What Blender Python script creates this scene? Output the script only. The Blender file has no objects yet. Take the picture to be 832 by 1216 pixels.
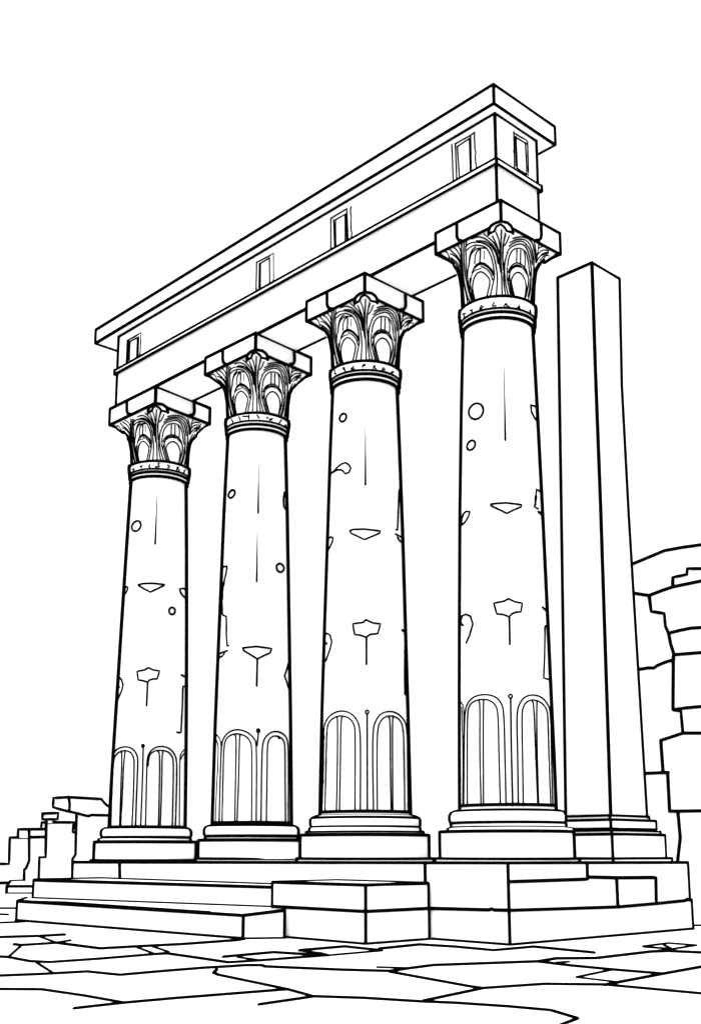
import bpy, math, random
from math import sqrt, sin, cos, atan2, hypot, pi, radians
from mathutils import Vector as V
from mathutils.bvhtree import BVHTree
from mathutils.geometry import delaunay_2d_cdt

random.seed(4)
scene = bpy.context.scene
COL = scene.collection

# ------------------------------------------------------------------ camera calibration
# vanishing points of the two wall directions give the focal length, the pitch and the
# two building axes: EX runs away along the colonnade, EY away along the end face
XL, XR, YH, DY = -885., 1895., 1010., 261.
CX = 416.; CY = YH - DY
F = sqrt(-(XL - CX) * (XR - CX) - DY ** 2)
PITCH = atan2(DY, F)
H = hypot(F, DY)
EX = V((XL - CX, H, 0)).normalized()
EY = V((XR - CX, H, 0)).normalized()
EYE = V((0, 0, 1.6))
CP, SP = cos(PITCH), sin(PITCH)

def ray(x, y):
    r, f, u = x - CX, F, CY - y
    return V((r, f * CP - u * SP, f * SP + u * CP)).normalized()
def depth(P):
    d = P - EYE
    return d.y * CP + d.z * SP
def onz(x, y, z):                     # point of the sight line at height z
    v = ray(x, y); return EYE + v * ((z - EYE.z) / v.z)
def onp(x, y, P, n):                  # point of the sight line on the plane (P, n)
    v = ray(x, y); return EYE + v * ((P - EYE).dot(n) / v.dot(n))
def alongx(P, d, x):                  # where the line P + t d reaches column x
    k = (x - CX) / F
    g = lambda w: w.x - k * (w.y * CP + w.z * SP)
    return P - d * (g(P - EYE) / g(d))
def vert(P, y):                       # the point above or below P seen at row y
    k = (CY - y) / F
    dy = P.y
    return V((P.x, P.y, EYE.z + dy * (k * CP + SP) / (CP - k * SP)))
def proj_y(P):
    d = P - EYE
    return CY - F * (d.z * CP - d.y * SP) / depth(P)
def wr(w, P):                         # tube radius of a line w photo pixels wide at P
    return 0.5 * (w * LW + LA) * depth(P) / F
LW = 1.02; LA = 1.52

# ------------------------------------------------------------------ materials
def stone_mat(name, a, b, scale, bump=0.02):
    m = bpy.data.materials.new(name); m.use_nodes = True
    nt = m.node_tree; bs = nt.nodes['Principled BSDF']
    tc = nt.nodes.new('ShaderNodeTexCoord')
    n = nt.nodes.new('ShaderNodeTexNoise'); n.inputs['Scale'].default_value = scale; n.inputs['Detail'].default_value = 5
    r = nt.nodes.new('ShaderNodeValToRGB')
    r.color_ramp.elements[0].color = (*a, 1); r.color_ramp.elements[1].color = (*b, 1)
    r.color_ramp.elements[0].position = .3; r.color_ramp.elements[1].position = .7
    nt.links.new(tc.outputs['Object'], n.inputs['Vector'])
    nt.links.new(n.outputs['Fac'], r.inputs['Fac'])
    nt.links.new(r.outputs['Color'], bs.inputs['Base Color'])
    bp = nt.nodes.new('ShaderNodeBump'); bp.inputs['Strength'].default_value = bump
    nt.links.new(n.outputs['Fac'], bp.inputs['Height']); nt.links.new(bp.outputs['Normal'], bs.inputs['Normal'])
    bs.inputs['Roughness'].default_value = .95
    bs.inputs['Specular IOR Level'].default_value = 0.0
    return m
STONE = stone_mat('white_limestone', (.78, .78, .78), (.83, .83, .83), 1.3)
PAVE = stone_mat('white_paving', (.79, .79, .79), (.83, .83, .83), .6)
INK = stone_mat('black_line', (.0004, .0004, .0004), (.0012, .0012, .0012), 8.0, 0.0)

# ------------------------------------------------------------------ mesh builder
class MB:
    def __init__(s):
        s.v = []; s.f = []; s.m = []; s.sm = []
    def add(s, vs, fs, m=0, smooth=False):
        b = len(s.v)
        s.v += [tuple(p) for p in vs]
        for f in fs:
            s.f.append(tuple(i + b for i in f)); s.m.append(m); s.sm.append(smooth)
    # solid over a plan outline, with its own bottom and top height at every corner
    def prism(s, plan, zb, zt):
        n = len(plan)
        if not hasattr(zb, '__len__'): zb = [zb] * n
        if not hasattr(zt, '__len__'): zt = [zt] * n
        vs = [(p[0], p[1], z) for p, z in zip(plan, zb)] + [(p[0], p[1], z) for p, z in zip(plan, zt)]
        fs = [tuple(range(n))[::-1], tuple(range(n, 2 * n))] + [(i, (i + 1) % n, n + (i + 1) % n, n + i) for i in range(n)]
        s.add(vs, fs)
        return [V(p) for p in vs[:n]], [V(p) for p in vs[n:]]
    def hexa(s, lo, hi):
        n = len(lo)
        fs = [tuple(range(n))[::-1], tuple(range(n, 2 * n))] + [(i, (i + 1) % n, n + (i + 1) % n, n + i) for i in range(n)]
        s.add(list(lo) + list(hi), fs)
    # outline drawn on an upright face, pushed back by a thickness
    def slab(s, pts, back):
        n = len(pts)
        vs = list(pts) + [p + back for p in pts]
        fs = [tuple(range(n)), tuple(range(n, 2 * n))[::-1]] + [(i, n + i, n + (i + 1) % n, (i + 1) % n) for i in range(n)]
        s.add(vs, fs)
    def lathe(s, rings, n=96, caps=True):        # rings: (cx, cy, r, z)
        vs = []; fs = []
        for cx, cy, r, z in rings:
            for k in range(n):
                a = 2 * pi * k / n
                vs.append((cx + r * cos(a), cy + r * sin(a), z))
        for i in range(len(rings) - 1):
            for k in range(n):
                k2 = (k + 1) % n
                fs.append((i * n + k, i * n + k2, (i + 1) * n + k2, (i + 1) * n + k))
        s.add(vs, fs, 0, True)
        if caps:
            b = (len(rings) - 1) * n
            s.add(vs[:n], [tuple(range(n))[::-1]]); s.add(vs[b:], [tuple(range(n))])
    # black relief line: a round bead along a path
    def tube(s, pts, r, m=1, sides=7, closed=False):
        P = [V(p) for p in pts]
        Q = [P[0]]
        for p in P[1:]:
            if (p - Q[-1]).length > 1e-4: Q.append(p)
        P = Q
        if closed and (P[0] - P[-1]).length < 1e-4: P.pop()
        n = len(P)
        if n < 2: return
        R = r if hasattr(r, '__len__') else [r] * n
        if len(R) != n: R = [R[min(len(R) - 1, int(i * len(R) / n))] for i in range(n)]
        T = []
        for i in range(n):
            a = P[i - 1] if (i > 0 or closed) else None
            b = P[(i + 1) % n] if (i < n - 1 or closed) else None
            t = V((0, 0, 0))
            if a is not None: t += (P[i] - a).normalized()
            if b is not None: t += (b - P[i]).normalized()
            if t.length < 1e-6: t = (P[i] - a) if a is not None else (b - P[i])
            T.append(t.normalized())
        if not closed:                            # rounded ends
            P = [P[0] - T[0] * R[0] * .8] + P + [P[-1] + T[-1] * R[-1] * .8]
            R = [R[0] * .55] + list(R) + [R[-1] * .55]
            T = [T[0]] + T + [T[-1]]
            n += 2
        u = T[0].orthogonal().normalized()
        vs = []
        for i in range(n):
            u = (u - T[i] * u.dot(T[i]))
            u = u.normalized() if u.length > 1e-6 else T[i].orthogonal().normalized()
            w = T[i].cross(u)
            for k in range(sides):
                a = 2 * pi * k / sides
                vs.append(P[i] + (u * cos(a) + w * sin(a)) * R[i])
        fs = []
        for i in range(n if closed else n - 1):
            j = (i + 1) % n
            for k in range(sides):
                k2 = (k + 1) % sides
                fs.append((i * sides + k, i * sides + k2, j * sides + k2, j * sides + k))
        if not closed:
            fs.append(tuple(range(sides))[::-1]); fs.append(tuple(range((n - 1) * sides, n * sides)))
        s.add(vs, fs, m, True)
    def line(s, pts, w=2.9, closed=False):
        pts = [V(p) for p in pts]
        s.tube(pts, [wr(w, p) for p in pts], closed=closed)
    def ring(s, c, w, n=96):
        cx, cy, r, z = c
        rr = wr(w, V((cx, cy, z)))
        s.tube([(cx + r * cos(2 * pi * k / n), cy + r * sin(2 * pi * k / n), z) for k in range(n)], rr, closed=True)
    def build(s, name, parent=None, mats=None, label=None):
        me = bpy.data.meshes.new(name)
        me.from_pydata(s.v, [], s.f)
        for mt in (mats or (STONE, INK)): me.materials.append(mt)
        me.polygons.foreach_set('material_index', s.m)
        me.polygons.foreach_set('use_smooth', s.sm)
        me.update()
        o = bpy.data.objects.new(name, me); COL.objects.link(o)
        if parent:
            o.parent = parent
            o.location = -world_loc(parent)
        if label: o['label'] = label
        return o

def world_loc(o):
    p = V(o.location)
    while o.parent:
        o = o.parent; p += V(o.location)
    return p
def thing(name, label, cat, loc, group=None):
    o = bpy.data.objects.new(name, None); COL.objects.link(o)
    o.location = loc; o.empty_display_size = .3
    tag(o, label, cat, group); return o
def tag(o, label, cat, group=None):
    o['label'] = label; o['category'] = cat
    o['kind'] = 'thing'
    if group: o['group'] = group
    return o

def hit_of(*mbs):                                 # sight line against the stone faces of these meshes
    vs = []; fs = []
    for mb in mbs:
        b = len(vs); vs += mb.v
        fs += [tuple(i + b for i in f) for f, m in zip(mb.f, mb.m) if m == 0]
    t = BVHTree.FromPolygons(vs, fs, epsilon=1e-6)
    def hit(x, y):
        d = ray(x, y)
        loc, no, i, dist = t.ray_cast(EYE, d)
        if loc is None: return None
        if no.dot(d) > 0: no = -no
        return loc, no
    return hit
def plane_hit(P, n):
    def hit(x, y):
        q = onp(x, y, P, n); m = n.normalized()
        if m.dot(ray(x, y)) > 0: m = -m
        return q, m
    return hit
GROUND = lambda x, y: (onz(x, y, 0), V((0, 0, 1)))

def smooth_path(p, it=2):                         # corner cutting, ends kept
    for _ in range(it):
        q = [p[0]]
        for a, b in zip(p, p[1:]):
            q.append((a[0] * .75 + b[0] * .25, a[1] * .75 + b[1] * .25)); q.append((a[0] * .25 + b[0] * .75, a[1] * .25 + b[1] * .75))
        q.append(p[-1]); p = q
    return p
def stroke(mb, hit, pts, w=1.8, smooth=False, step=3.0, jump=.5, taper=None):
    if smooth and len(pts) > 2: pts = smooth_path(pts)
    dense = [pts[0]]
    for a, b in zip(pts, pts[1:]):
        L = hypot(b[0] - a[0], b[1] - a[1]); k = max(1, int(L / step + .5))
        dense += [(a[0] + (b[0] - a[0]) * i / k, a[1] + (b[1] - a[1]) * i / k) for i in range(1, k + 1)]
    run = []
    def flush():
        if len(run) > 1:
            mb.tube([p for p, r in run], [r for p, r in run], sides=6)
        run.clear()
    N = len(dense)
    for i, (x, y) in enumerate(dense):
        h = hit(x, y)
        if h is None: flush(); continue
        P, n = h
        ww = w if taper is None else taper[0] + (taper[1] - taper[0]) * i / (N - 1)
        r = wr(ww, P)
        P = P + n * r * .5
        if run and (P - run[-1][0]).length > jump: flush()
        run.append((P, r))
    flush()
# low relief: an outline on a surface raised by e as a thin shell
def patch(mb, hit, pts, e, back=.02, grid=6.0):
    out = []
    for a, b in zip(pts, pts[1:] + pts[:1]):
        L = hypot(b[0] - a[0], b[1] - a[1]); k = max(1, int(L / grid + .5))
        out += [(a[0] + (b[0] - a[0]) * i / k, a[1] + (b[1] - a[1]) * i / k) for i in range(k)]
    def inside(x, y):
        c = False
        for (x1, y1), (x2, y2) in zip(out, out[1:] + out[:1]):
            if (y1 > y) != (y2 > y) and x < (x2 - x1) * (y - y1) / (y2 - y1) + x1: c = not c
        return c
    xs = [p[0] for p in out]; ys = [p[1] for p in out]
    extra = []
    y = min(ys) + grid * .5
    while y < max(ys):
        x = min(xs) + grid * .5
        while x < max(xs):
            if inside(x, y) and min(hypot(x - p[0], y - p[1]) for p in out) > grid * .4: extra.append((x, y))
            x += grid
        y += grid
    allp = [V(p) for p in out + extra]
    n = len(out)
    vs2, es, fs, *_ = delaunay_2d_cdt(allp, [(i, (i + 1) % n) for i in range(n)], [], 1, 1e-4)
    H_ = [hit(p.x, p.y) for p in vs2]
    ok = [h is not None for h in H_]
    vs = [(h[0] + h[1] * e if h else V((0, 0, 0))) for h in H_] + [(h[0] - h[1] * back if h else V((0, 0, 0))) for h in H_]
    N = len(vs2); faces = []; cnt = {}
    for f in fs:
        if not all(ok[i] for i in f): continue
        if max((vs[f[0]] - vs[f[1]]).length, (vs[f[0]] - vs[f[2]]).length) > .6: continue
        faces.append(tuple(f)); faces.append(tuple(i + N for i in reversed(f)))
        for i in range(3):
            a, b = f[i], f[(i + 1) % 3]
            cnt[(a, b)] = 1
    for (a, b) in list(cnt):
        if (b, a) not in cnt: faces.append((b, a, a + N, b + N))
    used = sorted({i for f in faces for i in f}); mp = {i: k for k, i in enumerate(used)}
    if used: mb.add([vs[i] for i in used], [tuple(mp[i] for i in f) for f in faces])
def T(ox, oy, s):
    return lambda *p: [(ox + x / s, oy + y / s) for x, y in p]
def ell(c, rx, ry, rot, n=28):
    o = []
    for k in range(n + 1):
        a = 2 * pi * k / n; x = rx * cos(a); y = ry * sin(a)
        o.append((c[0] + x * cos(rot) - y * sin(rot), c[1] + x * sin(rot) + y * cos(rot)))
    return o

# ------------------------------------------------------------------ ground
g = MB()
S_ = 900
g.add([(-S_, -S_, 0), (S_, -S_, 0), (S_, S_, 0), (-S_, S_, 0)], [(0, 1, 2, 3)])
A1 = T(0, 1080, 2.971); A2 = T(240, 1080, 2.6); A3 = T(540, 1080, 2.849); A4 = T(0, 930, 5.547)
for pl in [A4((-60, 830), (105, 830)), A4((-60, 868), (55, 872)), A4((-60, 928), (110, 922), (240, 912)),
           A1((-30, 103), (140, 98), (228, 93)), A1((140, 98), (200, 120), (250, 112)),
           A1((50, 127), (75, 130), (200, 122), (355, 142), (480, 135), (640, 127), (832, 113), (860, 108)),
           A1((75, 130), (30, 170)), A1((-30, 170), (30, 172), (110, 187), (175, 190), (350, 178), (590, 158)),
           A1((480, 135), (548, 160)), A1((535, 132), (595, 152), (585, 160), (545, 162)),
           A1((595, 160), (713, 177), (800, 190)) + A2((80, 167), (190, 160), (385, 145)),
           A1((130, 190), (190, 228)),
           A1((-30, 239), (150, 232), (310, 223), (425, 235), (570, 222), (720, 210), (810, 205)) + A2((130, 176), (185, 176), (195, 180), (430, 190), (580, 194), (640, 185), (710, 176)) + A3((-60, 192), (0, 190), (280, 180), (340, 170), (475, 169), (660, 147), (720, 145), (832, 150), (870, 152)),
           A1((-30, 285), (150, 286), (300, 308), (440, 333)),
           A1((262, 353), (350, 343), (440, 333), (620, 317), (800, 303)) + A2((0, 271), (265, 250)),
           A2((45, 188), (35, 198), (50, 205), (180, 232), (265, 250), (345, 272)),
           A2((175, 297), (345, 272), (500, 277), (680, 288)) + A3((0, 320), (180, 332), (325, 345), (415, 372), (355, 395), (330, 420)),
           A2((65, 150), (120, 145), (220, 136), (320, 142), (390, 145)), A2((110, 150), (180, 160)),
           A2((300, 130), (370, 138), (388, 143)), A2((300, 130), (440, 118), (545, 129)), A2((395, 144), (555, 130)),
           A2((545, 125), (670, 112)) + A3((0, 130), (130, 142), (265, 130), (470, 150)),
           A2((540, 181), (640, 184)), A2((580, 196), (832, 242)) + A3((95, 270), (0, 290)) + A2((680, 286)),
           A3((95, 270), (300, 256), (505, 258), (832, 288), (870, 292)),
           A3((280, 180), (385, 193), (530, 207), (700, 221)), A3((340, 183), (385, 180)),
           A3((530, 207), (410, 232), (545, 248), (505, 260)), A3((510, 258), (700, 222), (832, 198), (870, 191)),
           A3((635, 128), (720, 117), (815, 124), (735, 137), (640, 130)), A3((705, 122), (730, 135)), A3((680, 143), (740, 140)),
           A3((805, 57), (870, 57))]:
    small = max(p[0] for p in pl) - min(p[0] for p in pl) < 78
    stroke(g, GROUND, pl, 1.9 if small else 3.0, step=14, jump=99)
o = g.build('ground', None, (PAVE, INK)); o['kind'] = 'structure'

# ------------------------------------------------------------------ platform
A = onz(605, 1123, 0)
zA = vert(A, 1024.8).z; zM = vert(A, 1080).z
E4 = alongx(A, EY, 822.); E4u = alongx(V((A.x, A.y, 1.2)), EY, 816.5); E4u.z = 0
LEFT = alongx(A + V((0, 0, 1.3)), EX, 87.); LEFT.z = 0
zL = vert(LEFT, 1023.8).z
BC = onz(434, 1122, 0)
fdist = (A - BC).dot(EY)                          # how far the block stands out
BL = alongx(BC + V((0, 0, .8)), EX, 323.); BL.z = 0
BRt = BC + EY * fdist
plat = thing('stone_platform', 'wide stepped stone platform carrying the four columns and the square pillar', 'platform', A)
WID = (E4 - A).dot(EY)
lo = MB(); up = MB()
m5 = .006
P0 = A; P1 = LEFT; P2 = LEFT + EY * WID; P3 = E4
lo.prism([P0, P1, P2, P3], 0, zM)
q0 = P0 + EX * m5 + EY * m5; q1 = P1 - EX * m5 + EY * m5
WU = (E4u - A).dot(EY)
q2 = LEFT + EY * WU - EX * m5; q3 = A + EY * WU + EX * m5
zR = vert(E4u, 1024.2).z
up.prism([q0, q1, q2, q3], zM - .01, [zA, zL, zL, zR])
lift = lambda p, z: V((p.x, p.y, z))
up.line([lift(q0, zM), lift(q0, zA)]); up.line([lift(q0, zA), lift(q1, zL)], 2.5); up.line([lift(q0, zA), lift(q3, zR)], 2.5)
up.line([lift(q3, zR), lift(q3, zM)]); up.line([lift(q1, zL), lift(q1, zM)])
lo.line([P0, lift(P0, zM)]); up_ = V((0, 0, .004)) - EX * .012 - EY * .012
lo.line([P0 + up_, P0 + EX * (A - BRt).length + up_], 3.7); lo.line([P0 + up_, P3 + up_], 3.7)
lo.line([P3, lift(P3, zM)])
hu = hit_of(up); hl = hit_of(lo); hul = hit_of(up, lo)
stroke(up, hu, [(505, 1024), (505.5, 1050)], 2.9)
stroke(up, hu, [(143, 1023), (143.5, 1045)], 2.9)
stroke(up, hu, [(605, 1047), (696, 1044), (695.5, 1023)], 2.9)
stroke(up, hu, [(696, 1041.5), (731, 1042.3), (777, 1042), (777.5, 1073)], 2.9)
stroke(up, hul, [(730.5, 1042.3), (732, 1077)], 2.9)
stroke(lo, hul, [(505, 1078.5), (605, 1081), (732, 1077), (777.5, 1073), (821, 1068.5)], 2.9, jump=2)
lo.build('lower_course', plat); up.build('upper_course', plat)

# block standing out in front, two courses
zB = vert(BC, 1051).z; zBm = vert(BC, 1082.5).z
BLr = BL; BRr = BRt
for nm, z0, z1, ins in (('projecting_block', 0, zBm, 0), ('projecting_block', zBm - .01, zB, .006)):
    b = MB()
    c0 = BC + EX * ins + EY * ins; c1 = BL - EX * ins + EY * ins
    c2 = BL + EY * (fdist - .01) - EX * ins; c3 = BC + EY * (fdist - .075) + EX * ins
    if z0 == 0:
        c1 = BL + EX * .0
    zt = [z1, z1, z1, z1]
    b.prism([c0, c1, c2, c3], z0, zt)
    b.line([lift(c0, z0), lift(c0, z1)])
    if z0 == 0:
        b.line([c0 + up_, c1 + up_], 3.7); b.line([c0 + up_, c3 + up_], 3.7)
        b.line([lift(c0, z1), lift(c1, z1)]); b.line([lift(c0, z1), lift(c3, z1)])
        b.line([lift(c3, 0), lift(c3, z1)])
    else:
        b.line([lift(c0, z1), lift(c1, z1), lift(c2, z1), lift(c3, z1)], closed=True)
        b.line([lift(c1, z0), lift(c1, z1)]); b.line([lift(c3, z0), lift(c3, z1)])
    b.build(nm, plat, label='lower stone of the block standing out in front' if z0 == 0 else 'upper stone of the block standing out in front')

# the two long steps on the left
S1 = onz(288.4, 1115.5, 0); S1l = onz(20, 1094, 0); S1r = onz(337.6, 1114.8, 0)
dS = (S1r - S1).normalized()
zS = vert(S1, 1087).z; zSl = vert(S1l, 1070).z; zSr = vert(S1r, 1081).z
D2r = alongx(V((S1.x, S1.y, .9)) + EY * 1.35, EX, 323.); D2r.z = 0
zs2b = .5 * (zS + zSl)
D2l = onz(39.5, 1067, zSl); D2l.z = 0
z2r = vert(D2r, 1053.5).z; z2l = vert(D2l, 1045).z
z2rb = vert(D2r, 1077.5).z; z2lb = vert(D2l, 1067).z
d2 = (D2l - D2r).normalized()
st = MB()
b0 = S1; b1 = S1l; b2 = D2l + (D2l - D2r) * .035; b3 = S1r
st.prism([b0, b1, b2, D2r, b3], 0, [zS, zSl, z2lb, z2rb, zSr])
t0, t1, t2, t3, t4 = [lift(p, z) for p, z in zip((b0, b1, b2, D2r, b3), (zS, zSl, z2lb, z2rb, zSr))]
st.line([b0, t0]); st.line([t0, t1]); st.line([b0 + up_, b1 + up_], 4.4); st.line([b1, t1]); st.line([t0, t4]); st.line([b0 + up_, b3 + up_]); st.line([t4, b3]); st.line([t1, t2])
hs = hit_of(st)
stroke(st, hs, [(24, 1070), (77, 1071.5), (150, 1076.4), (250, 1083)], .3)
st.build('step', plat, label='lowest front step, resting on the paving')
s2 = MB()
back = P0
def to_front(p): return p + EY * ((A - p).dot(EY) - .012)
e0 = D2r - d2 * .02; e1 = D2l
s2.prism([e0, e1, to_front(e1), to_front(e0)], [z2rb - .05, z2lb - .05] * 2, [z2r, z2l, z2l, z2r])
s2.line([lift(e0, z2r), lift(e1, z2l)]); s2.line([lift(e0, z2rb) + up_, lift(e1, z2lb) + up_], 2.6)
s2.line([lift(e1, z2l), lift(e1, z2lb)]); s2.line([lift(e1, z2l), lift(to_front(e1), z2l)]); s2.line([lift(to_front(e1), z2l), lift(to_front(e0), z2r)])
s2.build('step', plat, label='second step, above the lowest one')

# ------------------------------------------------------------------ columns
ZA = 14.6                                          # height of the abacus tops
TPLX = (517.1, 548.5, 594., 633., 663.8)
COLS = [
 dict(nt=(594, 237.7), lt=(517.1, 277.1), rt=(663.8, 277.1), lb=302.1, nb=262.7, mx=TPLX, my=(262.7, 354),
      slab=(516, 688, 1024, 1019.4), plinth=(522, 682, 1019.4, 988),
      base=[(531, 681, 987), (531, 681, 984.5), (535, 672, 983), (535, 672, 980), (534.5, 671, 977.5), (533.2, 671.6, 974.5), (533.2, 671.6, 969), (535, 670, 966), (539, 667, 964.2), (544.8, 661, 963)],
      shaft=[(545.2, 660, 961.5), (544.9, 657.5, 900), (544.8, 654.2, 832), (545.0, 650, 740), (545.7, 643.5, 605), (547.3, 637.5, 490), (549.4, 632.3, 393)],
      ring=[(547.8, 634.0, 392.5), (546.4, 635.2, 386.3), (546.6, 635, 385.6), (545.6, 635.8, 382), (545, 636.3, 376), (545.1, 636.2, 372), (545.6, 635.7, 368.2)], rl=(392, 386, 381.7, 368.2),
      bl=(957.3, 963.2)),
 dict(nt=(432.9, 324.3), lt=(364.3, 358.2), rt=(501.6, 358.2), lb=381.7, nb=346.7, mx=(364.3, 394.5, 432.9, 472.7, 501.6), my=(346.7, 429),
      slab=(352, 515, 1025.5, 1019.4), plinth=(356.1, 509.4, 1019.4, 992),
      base=[(363.3, 502.6, 991), (363.3, 502.6, 988.3), (367, 499, 987), (367, 499, 984.5), (369.3, 498, 982.3), (368.2, 498.6, 979.5), (368.2, 498.6, 974), (370, 497, 972), (374, 493.5, 970.2), (378.5, 488.5, 969)],
      shaft=[(379.6, 487.4, 968), (381, 485.6, 900), (382.3, 484, 840), (385.4, 481, 740), (388.6, 478.2, 645), (392, 474.3, 540), (395, 471.3, 463)],
      ring=[(393.6, 473.3, 463), (392.6, 474.4, 457.4), (392.8, 474.2, 456.8), (392.1, 475, 453), (391.7, 475.5, 449), (391.8, 475.4, 445.5), (392.2, 475, 442.2)], rl=(462.6, 457, 452.8, 442.3),
      bl=(964.9, 969.6)),
 dict(nt=(303.7, 395.4), lt=(244.6, 425), rt=(369.1, 425), lb=445.2, nb=415.2, mx=(244.6, 270, 303.7, 341.3, 369.1), my=(415.2, 490.1),
      slab=(231.7, 352, 1025.8, 1019.4), plinth=(235, 356.2, 1019.4, 998),
      base=[(243.5, 353.5, 997.5), (243.5, 353.5, 995), (243.8, 353.2, 993), (242.3, 354.5, 990.5), (242.3, 354.5, 985.5), (243.8, 353, 983), (247, 350, 981.6), (251, 347, 980.8)],
      shaft=[(251.9, 346.1, 980), (253.8, 345.6, 915), (255.6, 345.1, 860), (258.5, 344, 790), (261.5, 342.9, 720), (266, 341, 610), (270.6, 338.8, 520.5)],
      ring=[(269.4, 340.4, 520.5), (268.4, 341.9, 515.4), (268.6, 341.7, 514.8), (268, 342.6, 511), (267.7, 343.2, 507.5), (267.8, 343.1, 504.5), (268.1, 342.9, 501.9)], rl=(520, 515, 511, 502),
      bl=(977.6, 981.2)),
 dict(nt=(185.2, 458.6), lt=(131.3, 485.6), rt=(249.2, 484.7), lb=504.7, nb=479, mx=(131.3, 156.3, 185.2, 223.1, 249.2), my=(479, 547.2),
      slab=(108, 236, 1023.2, 1021.4), plinth=(111.2, 232.5, 1021.4, 1000),
      base=[(117, 226.5, 999), (117, 226.5, 997), (121, 226, 996), (121, 226, 994.5), (119.9, 227.2, 992), (119.9, 227.2, 988), (121.2, 226, 985.8), (125, 223.5, 984.2), (129, 220.5, 983.6)],
      shaft=[(129.7, 220, 983.2), (132.5, 220.7, 930), (135.6, 221.2, 880), (140.2, 221.6, 810), (144.7, 221.8, 740), (150.3, 221.7, 655), (155.6, 221.1, 575)],
      ring=[(154.6, 222.6, 575.5), (153.8, 224.2, 571), (154, 224, 570.3), (153.6, 224.8, 567), (153.2, 225.2, 563), (153.3, 225.1, 560), (153.6, 224.9, 557.9)], rl=(575, 570.3, 566.9, 558),
      bl=(982.7, 982.7)),
]
LABELS = ['fourth and nearest column, under the near corner of the entablature, beside the square pillar',
          'third column from the left, with a tadpole-shaped chip high on its shaft',
          'second column from the left, with a cup-shaped mark on a stem low on its shaft',
          'far left column, under the far end of the entablature, smallest of the four']

def silhouette(D, xl, xr, y):                      # ring of a round body seen between xl and xr at row y
    a, b = ray(xl, y), ray(xr, y)
    al, ar = atan2(a.x, a.y), atan2(b.x, b.y)
    am = .5 * (al + ar); ha = .5 * (ar - al)
    r = D * sin(ha); cx, cy = D * sin(am), D * cos(am)
    t = D * cos(ha)
    pl = V((t * sin(al), t * cos(al), 0)); pl = vert(pl, y)
    pr = V((t * sin(ar), t * cos(ar), 0)); pr = vert(pr, y)
    z = .5 * (pl.z + pr.z)
    pl.z = pr.z = z
    return (cx, cy, r, z), pl, pr

def bead(mb, pts, w, radii):                        # line lying on the side of a round body
    out = []
    for p, q in zip(pts, radii):
        r = wr(w, p)
        d = EYE - p; d.z = 0
        out.append((p + d.normalized() * sqrt(2 * q * r * .8), r))
    mb.tube([p for p, r in out], [r for p, r in out])

def interp(x, X, Y):
    if x <= X[0]: return Y[0] + (x - X[0]) * (Y[1] - Y[0]) / (X[1] - X[0])
    for i in range(len(X) - 1):
        if x <= X[i + 1]: return Y[i] + (x - X[i]) * (Y[i + 1] - Y[i]) / (X[i + 1] - X[i])
    return Y[-1] + (x - X[-1]) * (Y[-1] - Y[-2]) / (X[-1] - X[-2])

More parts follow.
